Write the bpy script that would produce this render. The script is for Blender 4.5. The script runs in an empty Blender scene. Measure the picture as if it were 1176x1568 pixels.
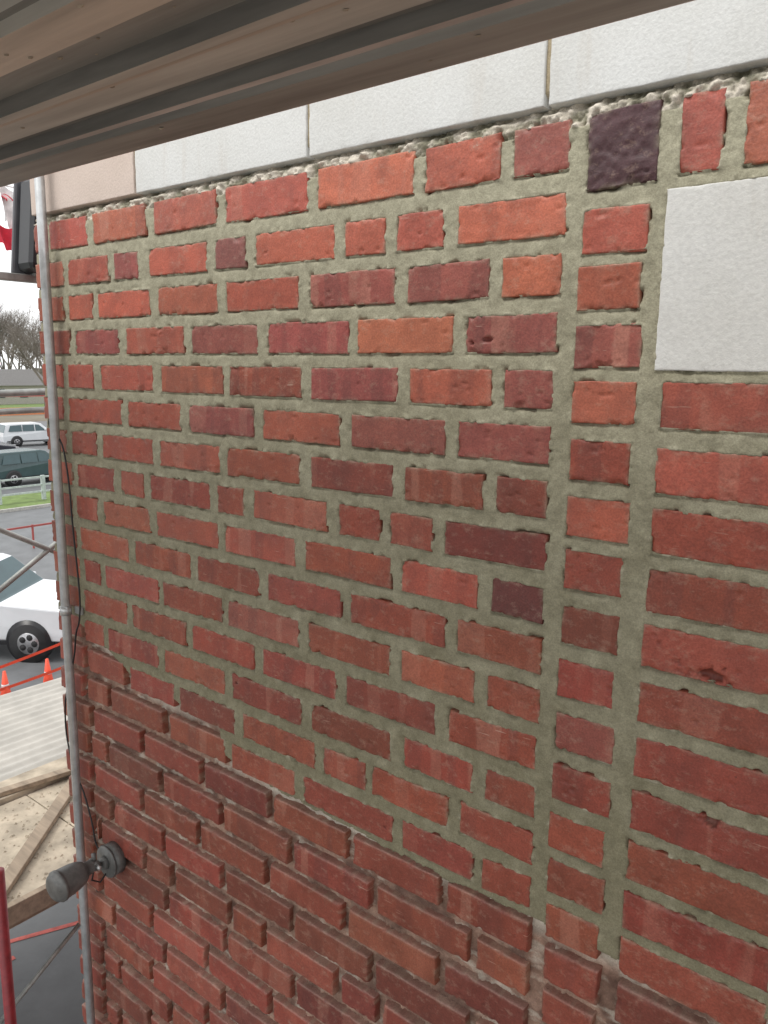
import bpy, bmesh, math, random
import numpy as np
from mathutils import Vector, Matrix
rng=np.random.default_rng(7); random.seed(7)
Z0=6.0      # eye height above the ground (on scaffold)
YW=1.15     # brick face plane
SC=bpy.context.scene
COL=bpy.context.collection

# ------------------------------------------------------------------ helpers
def link(o,parent=None):
    COL.objects.link(o)
    if parent: o.parent=parent
    return o
def empty(name):
    return link(bpy.data.objects.new(name,None))
def mesh_obj(name,verts,faces,mats,parent=None,smooth=False,idx=None):
    me=bpy.data.meshes.new(name); me.from_pydata([tuple(v) for v in verts],[],faces)
    for m in (mats if isinstance(mats,(list,tuple)) else [mats]): me.materials.append(m)
    if idx is not None: me.polygons.foreach_set("material_index",idx)
    if smooth: me.polygons.foreach_set("use_smooth",[True]*len(me.polygons))
    me.update()
    return link(bpy.data.objects.new(name,me),parent)
def box(name,x0,x1,y0,y1,z0,z1,mat,parent=None,bevel=0.0,rot=None):
    cx,cy,cz=(x0+x1)/2,(y0+y1)/2,(z0+z1)/2
    v=[(x-cx,y-cy,z-cz) for x in (x0,x1) for y in (y0,y1) for z in (z0,z1)]
    f=[(0,1,3,2),(4,6,7,5),(0,4,5,1),(2,3,7,6),(0,2,6,4),(1,5,7,3)]
    o=mesh_obj(name,v,f,mat,parent); o.location=(cx,cy,cz)
    if rot: o.rotation_euler=rot
    if bevel:
        b=o.modifiers.new("b","BEVEL"); b.width=bevel; b.segments=2
    return o
def tube(name,pts,r,mat,parent=None,n=12,radii=None):
    pts=[Vector(p) for p in pts]; V=[];F=[]
    up=Vector((0.13,0.31,0.94)).normalized()
    for i,p in enumerate(pts):
        t=(pts[min(i+1,len(pts)-1)]-pts[max(i-1,0)]).normalized()
        a=t.cross(up)
        if a.length<0.1: a=t.cross(Vector((1,0,0)))
        a.normalize(); b=t.cross(a)
        rr=radii[i] if radii else r
        for k in range(n):
            q=2*math.pi*k/n; V.append(p+a*rr*math.cos(q)+b*rr*math.sin(q))
    for i in range(len(pts)-1):
        for k in range(n):
            F.append((i*n+k,i*n+(k+1)%n,(i+1)*n+(k+1)%n,(i+1)*n+k))
    F.append(tuple(range(n))[::-1]); F.append(tuple((len(pts)-1)*n+k for k in range(n)))
    return mesh_obj(name,V,F,mat,parent,smooth=True)

class NT:
    def __init__(s,name):
        s.m=bpy.data.materials.new(name); s.m.use_nodes=True; s.t=s.m.node_tree
        s.b=s.t.nodes["Principled BSDF"]
    def n(s,typ,**kw):
        nd=s.t.nodes.new(typ)
        for k,v in kw.items():
            if k.startswith("i_"):
                nd.inputs[k[2:]].default_value=v
            else: setattr(nd,k,v)
        return nd
    def l(s,a,b): s.t.links.new(a,b)
    def noise(s,vec,scale,detail=4,rough=0.55):
        nd=s.n("ShaderNodeTexNoise"); nd.inputs["Scale"].default_value=scale
        nd.inputs["Detail"].default_value=detail; nd.inputs["Roughness"].default_value=rough
        if vec is not None: s.l(vec,nd.inputs["Vector"])
        return nd.outputs[0]
    def ramp(s,fac,a,b,ca=(0,0,0,1),cb=(1,1,1,1)):
        nd=s.n("ShaderNodeValToRGB"); e=nd.color_ramp.elements
        e[0].position=a; e[1].position=b; e[0].color=ca; e[1].color=cb
        s.l(fac,nd.inputs[0]); return nd.outputs[0]
    def mix(s,fac,a,b,blend="MIX"):
        nd=s.n("ShaderNodeMixRGB"); nd.blend_type=blend
        for i,x in ((0,fac),(1,a),(2,b)):
            if hasattr(x,"links") or hasattr(x,"is_linked"): s.l(x,nd.inputs[i])
            else: nd.inputs[i].default_value=x
        return nd.outputs[0]
    def math(s,op,a,b=0.0):
        nd=s.n("ShaderNodeMath"); nd.operation=op
        for i,x in ((0,a),(1,b)):
            if hasattr(x,"is_linked"): s.l(x,nd.inputs[i])
            else: nd.inputs[i].default_value=x
        return nd.outputs[0]
    def mapping(s,vec,scale):
        nd=s.n("ShaderNodeMapping"); nd.inputs["Scale"].default_value=scale; s.l(vec,nd.inputs["Vector"]); return nd.outputs[0]
    def bump(s,h,strength,dist):
        nd=s.n("ShaderNodeBump"); nd.inputs["Strength"].default_value=strength; nd.inputs["Distance"].default_value=dist
        s.l(h,nd.inputs["Height"]); s.l(nd.outputs[0],s.b.inputs["Normal"])
    def pos(s):
        return s.n("ShaderNodeNewGeometry").outputs["Position"]

def simple(name,col,rough=0.6,metal=0.0,nscale=8,var=0.25,bump=0.0,bdist=0.002,stretch=None,spec=None):
    M=NT(name); p=M.pos()
    if stretch: p=M.mapping(p,stretch)
    n=M.noise(p,nscale,4,0.6)
    d=tuple(c*(1-var) for c in col)+(1,); u=tuple(min(1,c*(1+var)) for c in col)+(1,)
    c=M.ramp(n,0.3,0.7,d,u)
    M.l(c,M.b.inputs["Base Color"]); M.b.inputs["Roughness"].default_value=rough; M.b.inputs["Metallic"].default_value=metal
    if spec is not None: M.b.inputs["Specular IOR Level"].default_value=spec
    if bump: M.bump(M.noise(p,nscale*6,2),bump,bdist)
    return M.m

# ------------------------------------------------------------------ materials
def mat_brick():
    M=NT("fired_brick")
    an=M.n("ShaderNodeAttribute",attribute_name="col"); at=an.outputs["Color"]; al=an.outputs["Alpha"]
    rd=M.n("ShaderNodeAttribute",attribute_name="rnd").outputs["Vector"]
    add=M.n("ShaderNodeVectorMath"); add.operation="ADD"; M.l(M.pos(),add.inputs[0]); M.l(rd,add.inputs[1]); p=add.outputs[0]
    band=M.noise(M.mapping(p,(1,1,0.12)),18,1.5,0.4)
    c=M.mix(M.math("MULTIPLY",M.ramp(band,0.55,0.59,(0,0,0,1),(0.42,)*3+(1,)),al),at,(0.11,0.04,0.036,1))
    c=M.mix(M.math("MULTIPLY",M.ramp(band,0.37,0.40,(0.42,)*3+(1,),(0,0,0,1)),al),c,(0.50,0.25,0.18,1))
    blot=M.noise(p,16,4,0.7)
    c=M.mix(1.0,c,M.ramp(blot,0.3,0.72,(0.76,0.73,0.72,1),(1.16,1.18,1.18,1)),"MULTIPLY")
    grain=M.noise(p,300,1.5,0.7)
    c=M.mix(1.0,c,M.ramp(grain,0.3,0.7,(0.80,0.78,0.78,1),(1.16,1.16,1.16,1)),"MULTIPLY")
    hz=M.noise(M.mapping(p,(0.9,1,1.3)),42,4,0.8)
    c=M.mix(M.ramp(hz,0.54,0.74,(0,0,0,1),(0.36,)*3+(1,)),c,(0.44,0.31,0.23,1))
    c=M.mix(M.ramp(hz,0.735,0.76,(0,0,0,1),(0.7,)*3+(1,)),c,(0.62,0.55,0.46,1))
    c=M.mix(M.ramp(hz,0.255,0.285,(0.85,)*3+(1,),(0,0,0,1)),c,(0.05,0.02,0.018,1))
    mp=M.n("ShaderNodeMapping"); mp.inputs["Rotation"].default_value=(0,math.radians(38),0); mp.inputs["Scale"].default_value=(22,1,260); M.l(p,mp.inputs["Vector"])
    sc=M.noise(mp.outputs[0],1.0,1,0.5)
    c=M.mix(M.math("MULTIPLY",M.ramp(sc,0.75,0.78,(0,0,0,1),(0.6,)*3+(1,)),al),c,(0.62,0.45,0.36,1))
    M.l(c,M.b.inputs["Base Color"])
    M.l(M.ramp(blot,0.3,0.7,(0.44,)*3+(1,),(0.70,)*3+(1,)),M.b.inputs["Roughness"])
    h=M.math("ADD",M.math("MULTIPLY",grain,0.5),M.math("MULTIPLY",hz,1.2))
    M.bump(h,0.5,0.0014)
    return M.m
def mat_mortar():
    M=NT("lime_mortar"); p=M.pos()
    at=M.n("ShaderNodeAttribute",attribute_name="col").outputs["Color"]
    n=M.noise(p,40,4,0.7)
    c=M.mix(1.0,at,M.ramp(n,0.3,0.7,(0.78,0.77,0.75,1),(1.16,1.16,1.16,1)),"MULTIPLY")
    g=M.noise(p,380,1.5,0.7)
    c=M.mix(1.0,c,M.ramp(g,0.3,0.7,(0.82,0.82,0.82,1),(1.14,1.14,1.14,1)),"MULTIPLY")
    M.l(c,M.b.inputs["Base Color"]); M.b.inputs["Roughness"].default_value=0.9
    M.bump(M.math("ADD",M.math("MULTIPLY",g,0.5),M.noise(p,110,3,0.7)),0.6,0.0016)
    return M.m
def mat_stone():
    M=NT("bush_hammered_limestone"); p=M.pos()
    at=M.n("ShaderNodeAttribute",attribute_name="col").outputs["Color"]
    n=M.noise(p,5,4,0.6)
    c=M.mix(1.0,at,M.ramp(n,0.3,0.7,(0.92,0.91,0.89,1),(1.03,1.03,1.03,1)),"MULTIPLY")
    g=M.noise(p,190,3,0.6)
    c=M.mix(1.0,c,M.ramp(g,0.35,0.65,(0.93,0.93,0.93,1),(1.04,1.04,1.04,1)),"MULTIPLY")
    st=M.noise(M.mapping(p,(9,1,1)),3,4,0.6)
    c=M.mix(M.ramp(st,0.60,0.8,(0,0,0,1),(0.25,)*3+(1,)),c,(0.45,0.38,0.30,1))
    M.l(c,M.b.inputs["Base Color"]); M.b.inputs["Roughness"].default_value=0.9
    M.bump(g,0.42,0.0022)
    return M.m
def mat_corebrick():
    M=NT("side_brickwork"); p=M.n("ShaderNodeTexCoord").outputs["Object"]
    mp=M.n("ShaderNodeMapping"); mp.inputs["Rotation"].default_value=(math.radians(90),0,math.radians(90)); M.l(p,mp.inputs["Vector"])
    b=M.n("ShaderNodeTexBrick"); M.l(mp.outputs[0],b.inputs["Vector"])
    b.inputs["Color1"].default_value=(0.3,0.07,0.05,1); b.inputs["Color2"].default_value=(0.18,0.05,0.045,1); b.inputs["Mortar"].default_value=(0.3,0.27,0.2,1)
    b.inputs["Scale"].default_value=1.0; b.inputs["Brick Width"].default_value=0.245; b.inputs["Row Height"].default_value=0.088; b.inputs["Mortar Size"].default_value=0.013
    M.l(b.outputs[0],M.b.inputs["Base Color"]); M.b.inputs["Roughness"].default_value=0.85
    return M.m
MB,MM,MS,MC=mat_brick(),mat_mortar(),mat_stone(),mat_corebrick()
M_ALU=simple("weathered_aluminium",(0.46,0.43,0.375),0.6,0.0,6,0.3,0.3,0.001,(0.25,4,4))
M_ALUD=simple("dirty_aluminium_dark",(0.29,0.275,0.245),0.6,0.0,6,0.35,0.3,0.001,(0.25,4,4))
M_ALUT=simple("rusty_tan_aluminium",(0.52,0.45,0.37),0.65,0.0,5,0.3,0.3,0.001,(0.3,4,4))
M_ALUP=simple("pink_glint_lip",(0.50,0.40,0.35),0.6,0.0,8,0.3,0,0.001,(0.4,4,4))  # pinkish reflection along the lip edges, put into the base colour
M_ALUK=simple("grimy_channel",(0.20,0.19,0.17),0.7,0.0,8,0.3,0,0.001,(0.4,4,4))
M_GALV=simple("galvanised_steel",(0.50,0.51,0.51),0.38,0.6,30,0.2,0.15,0.0005)
M_LAMP=simple("grey_cast_metal",(0.13,0.13,0.125),0.45,0.2,40,0.3,0.2,0.0005)
M_BLACK=simple("black_plastic",(0.012,0.012,0.014),0.35,0,20,0.3)
M_CABLE=simple("black_cable",(0.012,0.011,0.012),0.5)
M_TUBE=simple("scaffold_tube_steel",(0.33,0.34,0.32),0.5,0.3,12,0.3)
M_RED=simple("red_painted_steel",(0.20,0.02,0.025),0.45,0,20,0.25)
M_ASPH=simple("asphalt",(0.13,0.135,0.14),0.6,0,1.5,0.18,0.4,0.01)
M_GRASS=simple("winter_grass",(0.14,0.20,0.06),0.95,0,2.0,0.35,0.5,0.03)
M_EARTH=simple("bare_ground",(0.17,0.15,0.11),0.95,0,0.08,0.35)
M_ROOF=simple("weathered_metal_sheet",(0.42,0.40,0.36),0.6,0.0,2.5,0.18)
M_PLY=simple("dusty_plywood",(0.40,0.34,0.26),0.9,0,5,0.35,0.5,0.004)
M_WOOD=simple("scaffold_board",(0.28,0.22,0.16),0.85,0,6,0.3,0.4,0.002,(0.3,3,3))
M_WHITE=simple("white_car_paint",(0.66,0.68,0.70),0.25,0,2,0.04)
M_TEAL=simple("dark_teal_car_paint",(0.05,0.085,0.09),0.25,0,2,0.1)
M_DKC=simple("dark_car_paint",(0.03,0.032,0.04),0.25,0,2,0.1)
M_GLASS=simple("tinted_glass",(0.05,0.09,0.10),0.08,0,2,0.1)
M_TYRE=simple("tyre_rubber",(0.02,0.02,0.021),0.85)
M_RIM=simple("alloy_rim",(0.35,0.35,0.36),0.35,0.7)
M_ORANGE=simple("orange_plastic",(0.80,0.09,0.04),0.5,0,10,0.1)
M_DRED=simple("faded_red_rail",(0.35,0.07,0.06),0.6,0,10,0.1)
M_PAINTR=simple("red_road_paint",(0.50,0.12,0.10),0.8,0,12,0.3)
M_BARK=simple("bare_twigs",(0.20,0.175,0.155),0.95,0,0.5,0.25)
M_FENCE=simple("pale_fence_paint",(0.42,0.47,0.45),0.6)
M_HOUSE=simple("house_siding",(0.42,0.40,0.36),0.8)
M_SHING=simple("roof_shingles",(0.16,0.155,0.15),0.9)
M_PINK=simple("red_flag_cloth",(0.65,0.04,0.07),0.8)
M_CLOTHW=simple("white_flag_cloth",(0.75,0.72,0.72),0.8)

# ------------------------------------------------------------------ numpy noise
LAT=rng.uniform(-1,1,(6,512,512)).astype(np.float32)
def vn(u,v,s,seed=0):
    a=np.asarray(u)/s+seed*17.31; b=np.asarray(v)/s+seed*9.77
    i=np.floor(a).astype(int); j=np.floor(b).astype(int); f=a-i; g=b-j
    f=f*f*(3-2*f); g=g*g*(3-2*g); L=LAT[seed%6]
    i0=i%512;i1=(i+1)%512;j0=j%512;j1=(j+1)%512
    return (L[i0,j0]*(1-f)+L[i1,j0]*f)*(1-g)+(L[i0,j1]*(1-f)+L[i1,j1]*f)*g
def fbm(u,v,s,seed=0):
    return vn(u,v,s,seed)*0.55+vn(u,v,s*0.47,seed+1)*0.3+vn(u,v,s*0.22,seed+2)*0.15

# ------------------------------------------------------------------ brick survey (mm on wall face: u along wall, v above eye)
rows={
0:[(-2050,-1875),(-1842,-1630),(-1593,-1380),(-1347,-1112),(-1081,-861),(-834,-690),(-665,-573)],
1:[(-1966,-1789),(-1760,-1666),(-1619,-1415),(-1383,-1290),(-1258,-1044),(-1014,-922),(-895,-797),(-765,-573)],
2:[(-1976,-1869),(-1839,-1626),(-1590,-1382),(-1352,-1140),(-1104,-899),(-867,-704),(-677,-576)],
3:[(-1953,-1761),(-1724,-1503),(-1473,-1258),(-1225,-1008),(-982,-772),(-743,-579)],
4:[(-1995,-1879),(-1843,-1625),(-1589,-1371),(-1345,-1132),(-1102,-889),(-860,-693),(-666,-580)],
5:[(-2005,-1760),(-1730,-1524),(-1489,-1274),(-1244,-1030),(-997,-782),(-755,-581)],
6:[(-1998,-1883),(-1851,-1636),(-1605,-1388),(-1360,-1139),(-1104,-897),(-865,-702),(-673,-582)],
7:[(-1980,-1809),(-1775,-1681),(-1650,-1425),(-1396,-1310),(-1277,-1065),(-1028,-927),(-900,-805),(-776,-578)],
8:[(-1989,-1895),(-1858,-1660),(-1630,-1401),(-1373,-1154),(-1120,-899),(-870,-706),(-675,-579)],
9:[(-1977,-1758),(-1726,-1504),(-1477,-1266),(-1235,-1026),(-996,-772),(-742,-578)],
10:[(-1967,-1895),(-1867,-1638),(-1614,-1394),(-1368,-1146),(-1114,-899),(-866,-706),(-677,-576)],
11:[(-1977,-1777),(-1751,-1530),(-1503,-1285),(-1254,-1038),(-1007,-789),(-755,-579)],
12:[(-1985,-1895),(-1867,-1648),(-1620,-1391),(-1361,-1138),(-1105,-893),(-858,-704),(-674,-576)],
13:[(-1980,-1809),(-1775,-1590),(-1560,-1358),(-1327,-1100),(-1071,-957),(-936,-754),(-725,-576)],
14:[(-1990,-1895),(-1867,-1640),(-1610,-1395),(-1366,-1160),(-1130,-885),(-859,-697),(-672,-576)],
}
codes={0:"rrororp",1:"rprqoroo",2:"rorrppo",3:"prppop",4:"rrrmprp",5:"mmprpp",6:"mmrmdmd",7:"mrmmrmmd",
     8:"morrmrk",9:"rmmrmm",10:"mrmpmrm",11:"mmmmdm",12:"mmrmdmm",13:"mmdmrmm",14:"mmmmmmm"}
PAL={"o":(0.455,0.122,0.072),"r":(0.410,0.102,0.064),"m":(0.335,0.076,0.047),"d":(0.245,0.058,0.038),
     "p":(0.325,0.092,0.070),"q":(0.26,0.088,0.075),"k":(0.165,0.045,0.038),"K":(0.075,0.034,0.036)}
BAND={"o":0.35,"r":0.7,"m":0.7,"d":0.5,"p":0.9,"q":0.4,"k":0.1,"K":0.0}
bricks=[]
def rowv(i):
    t=0.264-0.088*(i-1)
    if i==0: return 0.296,0.366
    return t-0.0605,t+0.0005
def bound(u):
    return np.interp(u,[-2.13,-1.95,-1.75,-1.42,-1.40,-1.14,-0.86,-0.57,-0.40,-0.18,1],[-0.70,-0.74,-0.83,-0.84,-0.925,-0.95,-0.96,-0.96,-0.955,-0.935,-0.93])
for i in range(0,71):
    v0,v1=rowv(i)
    if i in rows: rr=[(a/1000,b/1000) for a,b in rows[i]]; cd=codes[i]
    else:
        rr=[]
        if i%6==1:
            seq=[0.2,0.1,0.1,0.215,0.095,0.215,0.095,0.2,0.1]; k=0;b=-0.577
            while b>-1.99 and k<len(seq):
                a=max(b-seq[k]-random.uniform(-.008,.008),-1.985); rr.append((a,b)); b=a-0.025; k+=1
        else:
            b=-0.577; L=0.098 if i%2==0 else 0.172
            while b>-1.93:
                a=max(b-L-random.uniform(-.006,.006),-1.985); rr.append((a,b)); b=a-0.024; L=0.221
        rr=rr[::-1]; cd="".join(random.choice("mmmmmddr") for _ in rr)
    a0=rr[0][0]
    if a0-0.03+2.13>0.03: bricks.append((-2.13,a0-0.028,v0,v1,random.choice("rmm"),1))
    for (a,b),c in zip(rr,cd): bricks.append((a-0.001,b+0.001,v0,v1,c,2 if i<29 else 0))
cC=[203,122,37,-47,-136,-226,-312,-406,-496,-589,-681,-772,-857,-943]
cE=[None,None,None,-47,-143,-233,-322,-410,-500,-591,-683,-771,-859,-945]
while cC[-1]>-5900: cC.append(cC[-1]-88)
while cE[-1]>-5900: cE.append(cE[-1]-88)
bricks.append((-0.541,-0.437,0.262,0.368,"K",2))
cc0=["r","r","p","o","m","r","m","d","m","p","m","m","m","m"]
for k,c in enumerate(cC):
    c/=1000; code=cc0[k] if k<len(cc0) else random.choice("mmmd")
    bricks.append((-0.545+random.uniform(-.002,.002),-0.446+random.uniform(-.004,.004),c-0.032,c+0.032,code,2 if k<16 else 0))
for k,c in enumerate(cE):
    if c is None: continue
    c/=1000; code=["r","r","m","m","r","m","m","m","m","m","m"][k-3] if k<14 else random.choice("mmmd")
    b=-0.409; L=0.222; kk=0
    while b<2.2:
        bricks.append((b,b+L,c-0.0335,c+0.0335,code,2 if (k<16 and kk==0) else 0)); b+=L+0.027; code=random.choice("rmmdo"); kk+=1; L=0.222
u=-0.409;k=0
while u<2.2:
    bricks.append((u,u+0.057,0.267,0.368,"rrrmo"[k%5],2 if k<5 else 0)); u+=0.085;k+=1
u=0.10
while u<2.2:
    for vv in (0.203,0.122,0.037): bricks.append((u,u+0.222,vv-0.031,vv+0.031,random.choice("rmo"),0))
    u+=0.249
bricks=[(a,b,c-0.001,d+0.001,e,l) if (c+d)/2<bound((a+b)/2) else (a,b,c,d,e,l) for (a,b,c,d,e,l) in bricks]
stones=[]
STJ=[-2.13,-1.66,-1.108,-0.613,-0.06,0.49,1.04,1.59,2.2]
for a,b in zip(STJ[:-1],STJ[1:]):
    col=(0.60,0.50,0.44) if a<-2 else (0.65,0.655,0.64)
    stones.append((a+(0.004 if a>-2.1 else 0),b-0.004,0.391,1.0,col,"stone"))
panel=(-0.421,0.075,0.002,0.250,(0.70,0.70,0.68),"stone")
CHIPS=[(-0.304,-0.4325,0.016,0.010),(-0.290,-0.657,0.010,0.007),(-0.43,-0.40,0.01,0.006),(-0.70,0.05,0.006,0.004)]

def axis(L,step):
    n=max(2,int(L/step)); e=[0,0,0.0008,0.002,0.0045]
    mid=np.linspace(0.008,L-0.008,n)
    return np.array(e+list(mid)+[L-x for x in e[::-1]])
def build_units(name,units,mat,parent,stone=False):
    VV=[];FF=[];CC=[];RR=[];base=0
    for U in units:
        u0,u1,v0,v1=U[:4]
        if stone: step=0.008; col=U[4]; lod=2
        else:
            lod=U[5]; col=PAL[U[4]]; step={2:0.0036 if u0>-1.3 else 0.0045,1:0.006,0:0.03}[lod]
        L=u1-u0; H=v1-v0
        xs=axis(L,step); zs=axis(H,step); X,Zz=np.meshgrid(xs,zs)
        d=np.minimum(np.minimum(X,L-X),np.minimum(Zz,H-Zz))
        low=(not stone) and ((v0+v1)/2<bound((u0+u1)/2))
        r=0.0035 if low else 0.002
        if stone: r=0.0015
        gu=u0+X; gv=v0+Zz; off=rng.uniform(0,50,2)
        q=np.clip(1-d/r,0,1); dep=r*(1-np.sqrt(1-q*q*0.999))
        n1=fbm(gu+off[0],gv+off[1],0.03,0)
        n2=fbm(gu+off[0],gv+off[1],0.008,3)
        wear=np.clip(fbm(gu+off[0],gv+off[1],0.018,2)-0.18,0,1)*(0.018 if not stone else 0.006)*np.exp(-d/0.0035)
        rough=0.0005 if not stone else 0.00015
        if not stone and U[4]=="K": rough=0.0022
        dep=dep+wear+n1*rough+n2*rough*0.9
        if not stone:
            dep=dep+rng.uniform(-0.0015,0.0015)+ (X/L-.5)*rng.uniform(-0.0015,0.0015)+(Zz/H-.5)*rng.uniform(-0.0015,0.0015)
            if low: dep+=rng.uniform(-0.002,0.002)
            if lod==2:
                for _ in range(rng.integers(0,4)):
                    if rng.random()<0.6:
                        cx=rng.choice([0,L]) if rng.random()<.5 else rng.uniform(0,L); cz=rng.choice([0,H]); rr=rng.uniform(0.004,0.013)
                        dd=np.hypot(X-cx,Zz-cz)*(1+0.8*n2+0.5*n1); dep+=np.clip(1-dd/rr,0,1)**0.6*0.006
                for _ in range(rng.integers(0,5)):
                    cx=rng.uniform(0,L);cz=rng.uniform(0,H); rx=rng.uniform(.003,.009); rz=rng.uniform(.003,.0045)
                    dd=np.hypot((X-cx)/rx,(Zz-cz)/rz)*(1+.8*n2); dep+=np.clip(1-dd,0,1)**.7*0.003
            for (a,b,rx,rz) in CHIPS:
                dd=np.hypot((gu-a)/(rx*1.6),(gv-b)/rz)*(1+0.9*n2+0.5*n1); dep+=np.clip(1-dd,0,1)**0.5*0.012
        else:
            dep=dep-(0.002 if U is not panel else 0.0)
        wz=0.0007*vn(gu+off[0],gu*0,0.05,1)+0.0004*vn(gu+off[0],gu*0,0.009,2); wx=0.0007*vn(gv+off[1],gv*0+5,0.02,4)
        wz=wz+rng.uniform(-0.0015,0.0015)*(X/L-0.5)*2*(0 if stone else 1)
        if stone: wz=wz*(Zz<0.02)
        x=gu+wx; z=gv+wz
        depth=dep.copy()
        depth[0,:]=depth[-1,:]=0.036; depth[:,0]=depth[:,-1]=0.036
        ny,nx=X.shape
        VV.append(np.stack([x,YW+depth,z+Z0],-1).reshape(-1,3))
        idx=np.arange(nx*ny).reshape(ny,nx)+base
        FF.append(np.stack([idx[:-1,:-1],idx[:-1,1:],idx[1:,1:],idx[1:,:-1]],-1).reshape(-1,4))
        c=np.ones((ny,nx,4)); c[...,:3]=np.array(col)*(rng.uniform(0.88,1.12) if not stone else rng.uniform(0.97,1.02))
        if not stone:
            vf=np.interp((v0+v1)/2,[-1.1,-0.2,0.3],[0.74,0.93,1.0])   # shade on the lower wall, put into the brick colour
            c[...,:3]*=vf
            c[...,3]=BAND[U[4]]*rng.uniform(0.1,1.0)
            c[...,0]*=rng.uniform(0.94,1.06); c[...,1]*=rng.uniform(0.88,1.15)
            hz=np.clip((fbm(gu+off[0],gv,0.012,5)+0.08)*2.5,0,1)*np.exp(-d/0.003)*0.6
            if low: hz*=0.6
            hc=np.array([0.35,0.31,0.225]); c[...,:3]=c[...,:3]*(1-hz[...,None])+hc*hz[...,None]
            if low:
                dust=np.clip(1-(H-Zz)/0.005,0,1)*0.4
                c[...,:3]=c[...,:3]*(1-dust[...,None])+np.array([0.42,0.30,0.25])*dust[...,None]
            side=(depth>0.03); c[side,:3]=c[side,:3]*0.5+np.array([0.20,0.13,0.09])*0.5
            for (a,b,rx,rz) in CHIPS[:2]:
                dd=np.hypot((gu-a)/(rx*1.3),(gv-b)/rz)*(1+0.9*n2+0.5*n1); c[dd<0.8,:3]*=0.45
        CC.append(c.reshape(-1,4)); R=np.ones((nx*ny,3))*rng.uniform(0,9,3); RR.append(R)
        base+=nx*ny
    V=np.concatenate(VV);F=np.concatenate(FF);C=np.concatenate(CC);R=np.concatenate(RR)
    return np_mesh(name,V,F,mat,parent,C,R)
def np_mesh(name,V,F,mat,parent,C=None,R=None):
    me=bpy.data.meshes.new(name); me.vertices.add(len(V)); me.vertices.foreach_set("co",V.astype(np.float32).ravel())
    me.loops.add(len(F)*4); me.polygons.add(len(F))
    me.loops.foreach_set("vertex_index",F.astype(np.int32).ravel())
    me.polygons.foreach_set("loop_start",np.arange(0,len(F)*4,4,dtype=np.int32))
    me.polygons.foreach_set("use_smooth",np.ones(len(F),dtype=bool))
    me.update(calc_edges=True)
    if C is not None:
        a=me.attributes.new("col","FLOAT_COLOR","POINT"); a.data.foreach_set("color",C.astype(np.float32).ravel())
    if R is not None:
        a=me.attributes.new("rnd","FLOAT_VECTOR","POINT"); a.data.foreach_set("vector",R.astype(np.float32).ravel())
    me.materials.append(mat)
    return link(bpy.data.objects.new(name,me),parent)

BLD=empty("brick_building")
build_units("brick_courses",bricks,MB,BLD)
build_units("limestone_band",stones,MS,BLD,True)
build_units("limestone_inset_panel",[panel],MS,BLD,True)

# mortar sheet
us=[-2.125]
while us[-1]<-0.1: us.append(us[-1]+np.interp(us[-1],[-2.1,-0.3],[0.0045,0.0022]))
us+=list(np.arange(us[-1]+0.02,2.2,0.03)); us=np.array(us)
vs=np.concatenate([np.arange(-5.98,-2.4,0.03),np.arange(-2.4,-1.2,0.0038),np.arange(-1.2,0.40,0.0024),np.arange(0.41,1.0,0.01)])
U,V=np.meshgrid(us,vs)
dist=np.full(U.shape,0.05); below=np.full(U.shape,0.05)
for B in bricks+stones+[panel]:
    u0,u1,v0,v1=B[:4]
    a,b=np.searchsorted(us,[u0-0.04,u1+0.04]); c,d=np.searchsorted(vs,[v0-0.04,v1+0.04])
    if b<=a or d<=c: continue
    uu=U[c:d,a:b]; vv=V[c:d,a:b]
    dx=np.maximum(u0-uu,uu-u1); dy=np.maximum(v0-vv,vv-v1)
    ds=np.where((dx>0)&(dy>0),np.hypot(dx,dy),np.maximum(dx,dy))
    dist[c:d,a:b]=np.minimum(dist[c:d,a:b],ds)
    m=(dx<0)&(vv<v0); bl=np.where(m,v0-vv,0.05); below[c:d,a:b]=np.minimum(below[c:d,a:b],bl)
n1=fbm(U,V,0.035,0); n2=fbm(U,V,0.011,1); n3=fbm(U+7,V,0.014,2); n4=fbm(U+3,V+9,0.05,3); n5=fbm(U+13,V+2,0.006,4)
n6=fbm(U+31,V+21,0.03,5)
bd=bound(U)+0.012*n4
raked=V<bd
dd=np.clip(dist,0,1)
hp=-0.0016-0.0018*np.exp(-below/0.008)-0.0085*np.exp(-below/0.0022)*np.clip(0.8+1.8*n1,0.1,1.6)+0.0013*n1+0.0008*n2+0.0004*n5
hp+=np.clip(n3,0,1)*0.005*np.exp(-dd/0.004)-np.clip(-n3-0.1,0,1)*0.008*np.exp(-dd/0.002)
hp-=np.clip((n6-0.34)*9,0,1)*0.012*np.exp(-dd/0.003)
hr=-0.019+0.004*n1+0.003*n2+0.0015*n5
hr+=np.clip(n3-0.2,0,1)*0.020*np.exp(-dd/0.005)
h=np.where(raked,hr,hp)
top=(V>0.354)&(V<0.40)&(U<5)
ht=-0.005+0.010*n2+0.006*n1+0.006*n5; ht-=np.clip((V-0.378)/0.008,0,1)*0.018
h=np.where(top,ht,h)
h=np.where(V>0.40,-0.003+0.001*n2,h)
ins=np.clip((-dist-0.002)/0.003,0,1); h=h*(1-ins)+(-0.025)*ins
C=np.ones(U.shape+(4,))
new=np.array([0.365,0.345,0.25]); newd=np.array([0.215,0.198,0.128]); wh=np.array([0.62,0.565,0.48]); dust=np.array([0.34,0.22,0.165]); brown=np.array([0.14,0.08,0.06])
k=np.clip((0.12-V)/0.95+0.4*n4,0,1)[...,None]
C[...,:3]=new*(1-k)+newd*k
crk=np.clip((n3-0.2)*3,0,1)[...,None]*np.exp(-dd/0.003)[...,None]*0.45
C[...,:3]=C[...,:3]*(1-crk)+np.array([0.50,0.46,0.36])*crk
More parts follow.
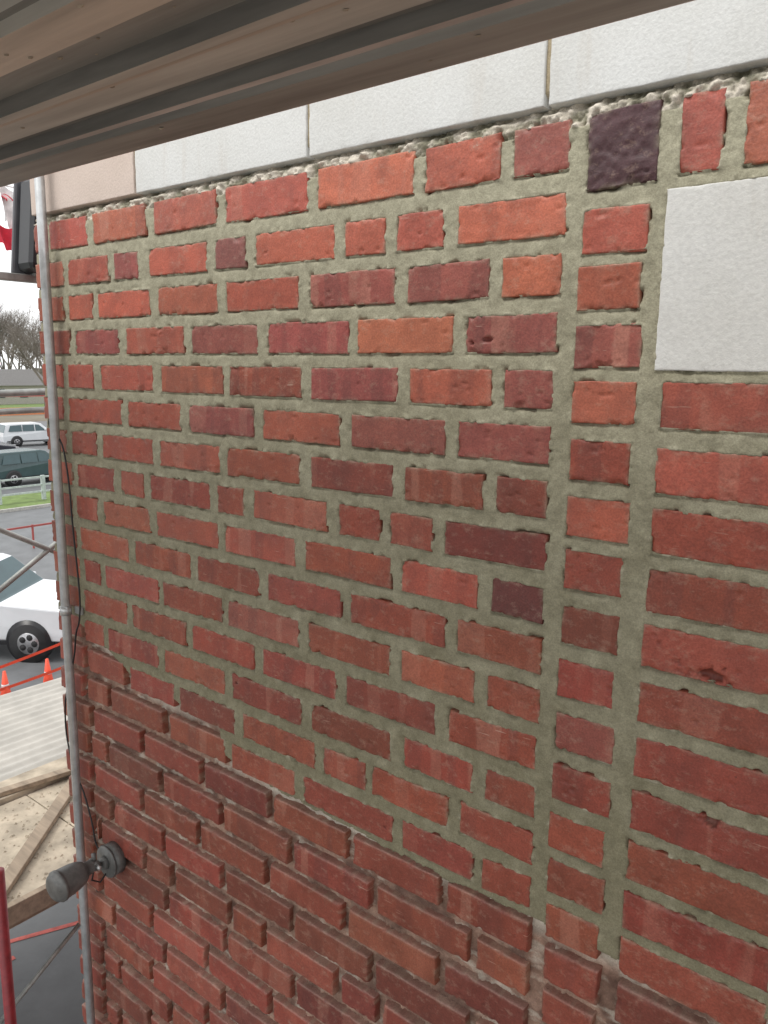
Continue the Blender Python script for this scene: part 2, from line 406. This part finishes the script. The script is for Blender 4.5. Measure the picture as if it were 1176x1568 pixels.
kr=np.clip(n1*1.3+0.45,0,1)[...,None]; rk=dust*(1-kr)+brown*kr
ns=fbm(U*0.35+5,V+3,0.014,3)
w=np.clip(ns*3-0.4,0,1)*0.6; w=np.maximum(w,np.clip(1-np.abs(V-bd+0.016)/0.026,0,1)*0.95); w=w[...,None]
rk=rk*(1-w)+wh*0.85*w
C[...,:3]=np.where(raked[...,None],rk,C[...,:3])
kt=np.clip(0.6+n1*1.8+n2*0.9,0,1)[...,None]; C[...,:3]=np.where(top[...,None],wh*1.03*kt+new*0.75*(1-kt),C[...,:3])
C[...,:3]=np.where((V>0.40)[...,None],np.array([0.40,0.33,0.22]),C[...,:3])
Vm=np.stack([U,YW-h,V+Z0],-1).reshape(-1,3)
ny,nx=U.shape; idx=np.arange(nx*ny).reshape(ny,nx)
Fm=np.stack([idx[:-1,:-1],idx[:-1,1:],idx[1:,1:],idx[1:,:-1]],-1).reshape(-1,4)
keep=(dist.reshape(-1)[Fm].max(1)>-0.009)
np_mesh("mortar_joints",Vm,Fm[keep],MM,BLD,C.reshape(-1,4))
box("building_core",-2.118,2.2,YW+0.034,YW+9,0.0,Z0+1.0,MC,BLD)
box("parapet_cap",-2.16,2.2,YW-0.03,YW+9,Z0+1.003,Z0+1.10,simple("cap_stone",(0.55,0.54,0.5),0.9),BLD)

# ------------------------------------------------------------------ conduit, cable, lamp
CON=empty("electrical_conduit")
xc,yc=-2.032,1.122
tube("pipe",[(xc,yc,0.3),(xc,yc,Z0+0.2),(xc,yc,Z0+0.95)],0.0125,M_GALV,CON,16)
for zz in (-0.68,-3.2):
    tube("coupling",[(xc,yc,Z0+zz-0.012),(xc,yc,Z0+zz+0.012)],0.016,M_GALV,CON,16)
    box("strap",xc+0.012,xc+0.045,YW-0.008,YW-0.001,Z0+zz-0.01,Z0+zz+0.01,M_GALV,CON)
cab=[(-.02,-.15),(-.015,-.17),(.03,-.20),(.05,-.24),(.065,-.33),(.07,-.43),(.085,-.62),(.075,-.70),(.055,-.74),(.035,-.82),(-.01,-.92),(-.03,-.99),(-.03,-1.08),(.0,-1.17),(.045,-1.23),(.08,-1.31),(.095,-1.37),(.13,-1.40)]
P=[]
for i in range(len(cab)-1):
    p0,p1,p2,p3=[cab[max(0,min(len(cab)-1,i+k))] for k in (-1,0,1,2)]
    for t in (0,.25,.5,.75):
        f=lambda a,b,c,d:0.5*((2*b)+(-a+c)*t+(2*a-5*b+4*c-d)*t*t+(-a+3*b-3*c+d)*t**3)
        P.append((-2.05+f(p0[0],p1[0],p2[0],p3[0]),YW-0.022,Z0+f(p0[1],p1[1],p2[1],p3[1])))
tube("electrical_cable",P,0.0024,M_CABLE,None,8)
LMP=empty("flood_light")
def cyl(name,p,q,r0,r1,mat,parent,n=24): return tube(name,[p,q],r0,mat,parent,n,[r0,r1])
bx=Vector((-1.885,YW,Z0-1.395))
cyl("junction_box",bx+Vector((0,0.0,0)),bx+Vector((0,-0.03,0)),0.046,0.045,M_LAMP,LMP)
cyl("cover_plate",bx+Vector((0,-0.0305,0)),bx+Vector((0,-0.036,0)),0.048,0.045,M_LAMP,LMP)
cyl("hub",bx+Vector((0,-0.036,0)),bx+Vector((0,-0.05,0)),0.02,0.016,M_LAMP,LMP)
k0=bx+Vector((0.0,-0.05,0.0)); k1=Vector((-1.878,1.075,Z0-1.378))
cyl("swivel_arm",k0,k1,0.008,0.008,M_LAMP,LMP,12)
cyl("swivel_knuckle",k1+Vector((-0.016,0,0)),k1+Vector((0.016,0,0)),0.013,0.013,M_LAMP,LMP,16)
cyl("wing_nut",k1+Vector((0.0,0,0.005)),k1+Vector((0,0.0,0.032)),0.004,0.007,M_LAMP,LMP,8)
cyl("clamp_screw",k1+Vector((0.016,0,0)),k1+Vector((0.03,0,0)),0.006,0.006,M_GALV,LMP,8)
ax=(Vector((-1.872,0.945,Z0-1.385))-k1)
prof=[(0.0,0.016),(0.10,0.019),(0.24,0.020),(0.26,0.027),(0.34,0.033),(0.5,0.038),(0.75,0.041),(0.80,0.0415),(0.81,0.0435),(0.87,0.0435),(0.88,0.041),(0.95,0.037),(0.99,0.030),(1.0,0.018)]
tube("lamp_housing",[k1+ax*t for t,_ in prof],0.03,M_LAMP,LMP,28,[r for _,r in prof])
tube("lamp_wires",[bx+Vector((0,-0.03,-0.03)),bx+Vector((-0.01,-0.05,-0.06)),bx+Vector((-0.01,-0.075,-0.04)),k1+Vector((0,0,-0.01))],0.0025,M_CABLE,LMP,6)

# ------------------------------------------------------------------ scaffold plank overhead
PLK=empty("scaffold_plank")
sec=[(0.80,0.400),(0.80,0.336),(0.794,0.334),(0.735,0.336),(0.733,0.346),(0.725,0.348),(0.722,0.366),(0.700,0.368),(0.698,0.358),(0.640,0.360),(0.638,0.352),(0.628,0.350),(0.612,0.350),(0.610,0.372),(0.545,0.374),(0.540,0.356),(0.480,0.355),(0.478,0.370),(0.470,0.372),(0.466,0.384),(0.30,0.384),(0.298,0.360),(0.24,0.360),(0.24,0.41),(0.80,0.41)]
smat=[1,3,1,1,3,4,4,1,0,3,2,0,4,1,0,2,0,4,0,0,0,1,1,0,0]
V=[];F=[];n=len(sec)
for x in [-6.0,1.8]:
    for (y,z) in sec: V.append((x,y,Z0+z))
for i in range(n): F.append((i,(i+1)%n,n+(i+1)%n,n+i))
mesh_obj("extruded_rail",V,F,[M_ALU,M_ALUD,M_ALUT,M_ALUP,M_ALUK],PLK,idx=smat[:n])
box("shade_deck",-6.0,1.8,-0.45,0.235,Z0+0.395,Z0+0.41,M_ALU,PLK)  # unseen rear deck, added to shade the lower wall
V=[];F=[]
for k in range(90):
    x=random.uniform(-3.5,0.8); y,zz=random.choice([(random.uniform(.74,.79),.3345),(random.uniform(.645,.69),.3585),(random.uniform(.55,.60),.3725),(random.uniform(.485,.535),.355)]); s=random.uniform(.0012,.004)
    b=len(V); V+=[(x+s*1.8,y,Z0+zz),(x,y+s,Z0+zz),(x-s*1.8,y,Z0+zz),(x,y-s,Z0+zz),(x,y,Z0+zz-s*.5)]; F+=[(b,b+1,b+4),(b+1,b+2,b+4),(b+2,b+3,b+4),(b+3,b,b+4)]
mesh_obj("mortar_splashes",V,F,M_PLY,PLK)

PF=empty("unseen_scaffold_platform")  # out of view; boards widened toward the wall to darken its lower part
for k in range(5): box("unseen_shade_board",-2.4,2.2,-0.60+k*0.26,-0.60+k*0.26+0.25,Z0-1.66,Z0-1.62,M_WOOD,PF,0.004)
for x in (-2.3,2.1):
    for y in (-0.55,0.4): tube("unseen_standard",[(x,y,0),(x,y,Z0-1.66)],0.024,M_TUBE,PF)

# ------------------------------------------------------------------ side scaffold
S=empty("scaffold_frame")
def T(name,p,q,r=0.021,m=M_TUBE): tube(name,[Vector(p)+Vector((0,0,Z0)),Vector(q)+Vector((0,0,Z0))],r,m,S)
T("ledger_upper",(-4.6,0.6,-0.20),(-4.6,3.6,-0.14))
T("ledger_lower",(-4.6,0.6,-0.30),(-4.6,3.6,-0.25),0.018)
T("brace_a",(-4.0,1.30,-1.48),(-4.0,2.9,-0.52),0.014)
T("brace_b",(-4.0,1.30,-0.50),(-4.0,2.9,-1.42),0.014)
T("standard_left",(-4.6,0.6,-6),(-4.6,0.6,0.8))
T("standard_right",(-4.6,3.6,-6),(-4.6,3.6,0.8))
box("ledger_top",-3.32,-3.27,0.6,2.9,Z0+0.335,Z0+0.365,M_TUBE,S,0.004)
T("red_standard",(-4.0,1.735,-6),(-4.0,1.735,-2.68),0.03,M_RED)
T("low_brace",(-5.0,1.9,-4.6),(-5.0,3.0,-3.9),0.016)

FX=empty("wall_loudspeaker")
cx,cy,cz=-3.25,1.765,Z0+0.56
M_GP=simple("grey_plastic",(0.10,0.10,0.11),0.4)
o=box("speaker_body",cx-0.07,cx+0.07,cy-0.045,cy+0.045,cz-0.19,cz+0.19,M_BLACK,FX,0.03); o.rotation_euler=(math.radians(-6),0,0)
o=box("speaker_rim",cx-0.09,cx-0.0705,cy-0.055,cy+0.05,cz-0.2,cz+0.2,M_GP,FX,0.02); o.rotation_euler=(math.radians(-6),0,0)
tube("speaker_bracket",[(cx,cy,cz-0.18),(-3.3,cy,Z0+0.355)],0.014,M_TUBE,FX)

# ------------------------------------------------------------------ ground & surroundings
def sheet(name,pts,z,mat):
    return mesh_obj(name,[(x,y,z) for x,y in pts],[tuple(range(len(pts)))],mat)
sheet("ground",[(-900,-900),(900,-900),(900,900),(-900,900)],0,M_EARTH)
sheet("parking_lot",[(-32,-60),(30,-60),(30,60),(-32,60)],0.004,M_ASPH)
sheet("grass_verge",[(-36,-60),(-32,-60),(-32,60),(-36,60)],0.006,M_GRASS)
sheet("street",[(-82,-120),(-36,-120),(-36,160),(-82,160)],0.005,M_ASPH)
sheet("far_lawn",[(-180,-100),(-100,-100),(-100,200),(-180,200)],0.005,M_GRASS)
box("kerb",-32.15,-32,-60,60,0.0,0.13,simple("concrete_kerb",(0.4,0.39,0.36),0.9))
for (p,q,w) in [((-9.0,0.5),(-6.2,6.5),0.06),((-7.6,-2),(-7.4,3.3),0.06)]:
    d=(Vector(q)-Vector(p)).normalized(); nn=Vector((-d.y,d.x))*w/2
    sheet("painted_line",[(p[0]+nn.x,p[1]+nn.y),(p[0]-nn.x,p[1]-nn.y),(q[0]-nn.x,q[1]-nn.y),(q[0]+nn.x,q[1]+nn.y)],0.009,M_PAINTR)
GF=empty("guard_fence")
for zz in (0.35,0.65,1.0): box("rail",-34.05,-33.97,-10,40,zz,zz+0.07,M_FENCE,GF)
for k in range(26): box("post",-34.1,-33.95,-10+2*k,-9.85+2*k,0,1.1,M_FENCE,GF)
OB=empty("orange_barrier")
for k in range(9): box("post",-25.03,-24.98,8+k*1.6,8.05+k*1.6,0,0.8,M_DRED,OB)
box("rail_top",-25.03,-24.99,8,21,0.72,0.78,M_DRED,OB)
far=empty("orange_barrier")
box("rail",-84.1,-84,20,90,0.6,1.4,simple("orange_banner",(0.6,0.2,0.08),0.7),far)
box("banner_red",-100.1,-100,30,80,1.9,2.6,simple("brick_red_fascia",(0.45,0.06,0.05),0.7),far)
def cone(x,y):
    c=empty("traffic_cone"); c.location=(x,y,0); c.scale=(.85,.85,.85)
    box("base",-0.19,0.19,-0.19,0.19,0.01,0.05,M_ORANGE,c,0.01)
    tube("cone_body",[(0,0,0.05),(0,0,0.3),(0,0,0.72)],0.1,M_ORANGE,c,20,[0.14,0.09,0.03])
    tube("collar",[(0,0,0.38),(0,0,0.46)],0.1,M_CLOTHW,c,20,[0.079,0.067])
cone(-13.6,7.08); cone(-13.6,6.28)
TP=empty("barrier_tape")
def tape(p,q,sag):
    V=[];F=[];N=16
    for i in range(N+1):
        t=i/N; x=p[0]+(q[0]-p[0])*t;y=p[1]+(q[1]-p[1])*t;z=p[2]+(q[2]-p[2])*t-sag*4*t*(1-t)
        V+=[(x,y,z),(x+0.01,y,z+0.06)]
    for i in range(N): F.append((2*i,2*i+2,2*i+3,2*i+1))
    mesh_obj("tape",V,F,M_ORANGE,TP)
tape((-13.9,4.0,0.45),(-13.6,8.9,1.05),0.12); tape((-13.6,5.0,0.25),(-13.4,9.2,0.65),0.1)
for y in (4.0,8.9): tube("stake",[(-13.8,y,0),(-13.8,y,1.15)],0.02,M_ORANGE,TP)

CN=empty("canopy_roof")
def cz_(x): return 2.5+0.014*math.sin((x)*2*math.pi/0.13)
V=[];F=[]
xsn=np.arange(-8.3,-6.28,0.0163)
for x in xsn: V+=[(x,-2.0,cz_(x)),(x+0.25,8.0,cz_(x))]
for i in range(len(xsn)-1): F.append((2*i,2*i+2,2*i+3,2*i+1))
mesh_obj("corrugated_sheet",V,F,M_ROOF,CN,True)
for k in range(4):
    a=-2+k*2.44
    box("plywood_sheet",-6.0,-4.76,a,a+2.43,2.50,2.519,M_PLY,CN,0.003)
box("edge_board",-6.30,-6.02,-2,7,2.49,2.56,M_PLY,CN,0.006)
box("front_board",-4.75,-4.70,-2,7,2.42,2.56,M_WOOD,CN,0.005)
o=box("loose_board",-1.5,1.5,-0.05,0.05,-0.02,0.02,M_WOOD,CN,0.004,(0,0,math.atan2(1.03,-0.89))); o.location=(-5.6,2.94,2.56)
o=box("loose_board_b",-1.3,1.3,-0.04,0.04,-0.02,0.02,M_WOOD,CN,0.004,(0,0,math.radians(80))); o.location=(-6.1,2.6,2.585)
V=[];F=[]
for k in range(900):
    x=random.uniform(-5.95,-4.8);y=random.uniform(0.5,5);s=random.uniform(.004,.016);z=2.52
    b=len(V); pts=[(x+s*math.cos(a)*random.uniform(.6,1.2),y+s*math.sin(a)*random.uniform(.6,1.2),z) for a in (0,1.6,3.1,4.7)]+[(x+random.uniform(-.3,.3)*s,y,z+s*.9)]
    V+=pts; F+=[(b,b+1,b+4),(b+1,b+2,b+4),(b+2,b+3,b+4),(b+3,b,b+4)]
mesh_obj("mortar_rubble",V,F,M_PLY,CN)
for y in (-1.8,6.5):
    for x in (-8.1,-4.85): box("post",x,x+0.1,y,y+0.1,0,2.45,M_WOOD,CN)
box("frame",-8.25,-4.76,-2,6.9,2.36,2.44,M_WOOD,CN)

# ------------------------------------------------------------------ vehicles
def vehicle(name,paint,loc,head,kind):
    E=empty(name); E.location=(loc[0],loc[1],0.01); E.rotation_euler=(0,0,head)
    if kind=="suv":
        pf=[(-2.3,.35),(-2.35,.75),(-2.3,1.05),(-2.1,1.6),(-1.9,1.68),(0.2,1.70),(0.45,1.64),(1.05,1.12),(2.1,.98),(2.32,.80),(2.34,.40),(2.2,.30),(-2.2,.30)]
        glass_f=[2,6]; win=[[(-1.95,1.12),(-1.78,1.55),(-1.0,1.58),(-1.0,1.12)],[(-.93,1.12),(-.93,1.58),(-.1,1.58),(-.1,1.12)],[(-.03,1.12),(-.03,1.58),(.25,1.56),(.75,1.12)]]
        wx=(-1.4,1.42);wr=.36;belt=1.08;W=1.85
    else:
        pf=[(-2.95,.5),(-2.98,1.05),(-1.05,1.08),(-0.95,1.75),(-0.8,1.83),(0.45,1.84),(0.65,1.78),(1.25,1.22),(2.55,1.12),(2.78,1.0),(2.82,.55),(2.7,.42),(-2.9,.42)]
        glass_f=[6]; win=[[(-.85,1.2),(-.8,1.7),(-.2,1.72),(-.2,1.2)],[(-.12,1.2),(-.12,1.72),(.45,1.71),(.95,1.2)]]
        wx=(-1.9,1.85);wr=.40;belt=1.15;W=2.0
    def yy(z,s): return s*(W/2-max(0,z-belt)*0.28-(0.05 if z<0.5 else 0))
    n=len(pf); V=[(x,yy(z,-1),z) for x,z in pf]+[(x,yy(z,1),z) for x,z in pf]
    F=[tuple(range(n)),tuple(range(2*n-1,n-1,-1))]+[(i,n+i,n+(i+1)%n,(i+1)%n) for i in range(n)]
    idx=[0,0]+[1 if i in glass_f else 0 for i in range(n)]
    o=mesh_obj("body",V,F,[paint,M_GLASS],E,idx=idx)
    b=o.modifiers.new("b","BEVEL"); b.width=0.05;b.segments=3;b.limit_method="ANGLE"
    for s in (-1,1):
        for w in win:
            vv=[(x,yy(z,s)+s*0.006,z) for x,z in w]; mesh_obj("side_window",vv,[tuple(range(len(w)))],M_GLASS,E)
        mesh_obj("sill_trim",[(-2.1,s*(W/2+0.004),.36),(2.1,s*(W/2+0.004),.36),(2.1,s*(W/2+0.004),.44),(-2.1,s*(W/2+0.004),.44)],[(0,1,2,3)],M_BLACK,E)
        for x in wx:
            cyl("wheel_arch",(x,s*(W/2-0.2),wr+0.03),(x,s*(W/2+0.008),wr+0.03),wr*1.16,wr*1.16,M_BLACK,E,28)
            cyl("tyre",(x,s*(W/2-0.22),wr),(x,s*(W/2+0.02),wr),wr,wr,M_TYRE,E,28)
            cyl("rim",(x,s*(W/2),wr),(x,s*(W/2+0.028),wr),wr*.6,wr*.56,M_RIM,E,20)
            for k in range(5):
                a=k*1.2566; cyl("spoke_gap",(x+math.cos(a)*wr*.34,s*(W/2+0.02),wr+math.sin(a)*wr*.34),(x+math.cos(a)*wr*.34,s*(W/2+0.033),wr+math.sin(a)*wr*.34),wr*.17,wr*.17,M_TYRE,E,8)
        box("mirror",0.85 if kind!="suv" else .6,1.02 if kind!="suv" else .75,s*(W/2+.02)-.06 if s>0 else s*(W/2+.02)-.1,s*(W/2+.02)+.1 if s>0 else s*(W/2+.02)+.06,belt+.05,belt+.2,paint,E,.03)
        xf=pf[9][0]; box("headlight",xf-.18,xf+.03,s*(W/2-.12)-.14,s*(W/2-.12)+.13,.78,.93,M_RIM,E,.03)
    xf=pf[10][0]; box("grille",xf-.05,xf+.03,-.55,.55,.6,.85,M_BLACK,E,.02)
    box("bumper",xf-.1,xf+.06,-W/2+.05,W/2-.05,.42,.58,M_RIM if kind!="suv" else M_BLACK,E,.03)
    return E
vh=math.atan2(0.9,0.44)
th=vh-0.5
hx,hy=math.cos(th),math.sin(th); lx,ly=1.85,-1.0
vehicle("white_pickup_truck",M_WHITE,(-15.2-(lx*hx-ly*hy),7.55-(lx*hy+ly*hx)),th,"pickup")
vehicle("white_suv",M_WHITE,(-58,30.2),vh+0.3,"suv")
vehicle("dark_suv",M_TEAL,(-39.6,20.4),vh+0.5,"suv")
vehicle("dark_car",M_DKC,(-50,22.4),vh+0.1,"suv")

# ------------------------------------------------------------------ distant house & trees
HS=empty("distant_house")
def house(x,y,w,d,h,rh):
    V=[(x,y,0),(x+d,y,0),(x+d,y+w,0),(x,y+w,0),(x,y,h),(x+d,y,h),(x+d,y+w,h),(x,y+w,h)]
    mesh_obj("walls",V,[(0,1,5,4),(1,2,6,5),(2,3,7,6),(3,0,4,7)],M_HOUSE,HS)
    V=[(x-.5,y-.5,h),(x+d+.5,y-.5,h),(x+d+.5,y+w+.5,h),(x-.5,y+w+.5,h),(x+d/2,y-.5,h+rh),(x+d/2,y+w+.5,h+rh)]
    mesh_obj("roof",V,[(1,2,5,4),(3,0,4,5),(0,1,4),(2,3,5)],M_SHING,HS)
    for k in range(3): box("window",x+d+.01,x+d+.06,y+1.5+k*3.5,y+2.7+k*3.5,1,2.3,M_GLASS,HS)
house(-128,52,13,9,2.8,2.4); house(-135,74,14,9,3,2.6)
TV=[];TF=[]
def seg(p,q,r0,r1):
    t=(q-p).normalized(); a=t.cross(Vector((.3,.5,.8))); a.normalize(); b=t.cross(a); k=len(TV)
    for c,r in ((p,r0),(q,r1)):
        for j in range(3):
            w=j*2.094; TV.append(c+a*r*math.cos(w)+b*r*math.sin(w))
    for j in range(3): TF.append((k+j,k+(j+1)%3,k+3+(j+1)%3,k+3+j))
def grow(p,d,L,r,lev):
    q=p+d*L; seg(p,q,r,r*.7)
    if lev==0: return
    for k in range(4 if lev<5 else 3):
        nd=(d+Vector((random.uniform(-.75,.75),random.uniform(-.75,.75),random.uniform(-.25,.5)))).normalized()
        st=p+d*L*random.uniform(.5,1.0)
        grow(st,nd,L*random.uniform(.6,.85),r*.55,lev-1)
for k in range(11):
    x=-random.uniform(105,150); y=-x*random.uniform(0.46,0.58)
    grow(Vector((x,y,0)),Vector((0,0,1)),random.uniform(4.2,6.0)*(-x/120),.26,5)
mesh_obj("distant_trees",TV,TF,M_BARK)
V=[];F=[];N=60
for i in range(N+1):
    y=-50+i*4; V+=[(-170,y,0),(-170,y,4.5+1.5*math.sin(i*.9)+random.uniform(-.8,.8))]
for i in range(N): F.append((2*i,2*i+2,2*i+3,2*i+1))
mesh_obj("background_hedge",V,F,simple("winter_thicket",(0.17,0.15,0.13),1.0,0,1.5,0.4))
FG=empty("red_flag")
tube("flag_line",[(-12.0,3.0,8.62),(-12.0,6.28,8.56),(-12.0,8.9,8.7)],0.012,M_CLOTHW,FG)
def cloth(name,y0,y1,z0,z1,mat,ph):
    V=[];F=[];A=10
    for i in range(A+1):
        for j in range(A+1):
            s=i/A;t=j/A; V.append((-12+0.07*math.sin(s*7+t*3+ph),y0+(y1-y0)*s,z0+(z1-z0)*t-0.12*s*s+0.03*math.sin(s*9)))
    for i in range(A):
        for j in range(A): a=i*(A+1)+j; F.append((a,a+A+1,a+A+2,a+1))
    mesh_obj(name,V,F,mat,FG,True)
cloth("flag_red",5.90,6.20,7.72,8.02,M_PINK,0); cloth("flag_white",6.02,6.26,8.04,8.55,M_CLOTHW,1); cloth("flag_stripe",6.05,6.27,8.35,8.43,M_PINK,1.4)

# ------------------------------------------------------------------ light
el,az=math.radians(56),math.radians(205)
w=bpy.data.worlds.new("World"); SC.world=w; w.use_nodes=True; t=w.node_tree; bg=t.nodes["Background"]
sky=t.nodes.new("ShaderNodeTexSky"); sky.sky_type="NISHITA"; sky.sun_disc=False; sky.sun_elevation=el; sky.sun_rotation=az; sky.dust_density=4; sky.air_density=1.2
hs=t.nodes.new("ShaderNodeHueSaturation"); hs.inputs["Saturation"].default_value=0.12
mx=t.nodes.new("ShaderNodeMixRGB"); mx.inputs[0].default_value=0.75; mx.inputs[2].default_value=(11.5,11.6,11.7,1)
t.links.new(sky.outputs[0],hs.inputs["Color"]); t.links.new(hs.outputs[0],mx.inputs[1]); t.links.new(mx.outputs[0],bg.inputs[0]); bg.inputs[1].default_value=0.15
sl=bpy.data.lights.new("overcast_sun","SUN"); sl.energy=1.4; sl.angle=math.radians(20); sl.color=(1,0.96,0.90)
so=link(bpy.data.objects.new("overcast_sun",sl))
dirv=Vector((math.sin(az)*math.cos(el),math.cos(az)*math.cos(el),math.sin(el)))
so.rotation_euler=dirv.to_track_quat("Z","Y").to_euler()

# ------------------------------------------------------------------ camera
cd=bpy.data.cameras.new("camera"); cam=link(bpy.data.objects.new("camera",cd)); SC.camera=cam
cd.sensor_fit="VERTICAL"; cd.sensor_height=24; cd.lens=24*1214/1568; cd.clip_end=3000; cd.clip_start=0.02
X=Vector((0.781,0.6243,0.01245)).normalized(); Zc=Vector((0.6126,-0.770,0.1779)); Zc=(Zc-X*Zc.dot(X)).normalized(); Yc=Zc.cross(X)
m=Matrix((X,Yc,Zc)).transposed().to_4x4(); m.translation=Vector((0,0,Z0)); cam.matrix_world=m
SC.view_settings.view_transform="Standard"; SC.view_settings.look="None"; SC.view_settings.exposure=0
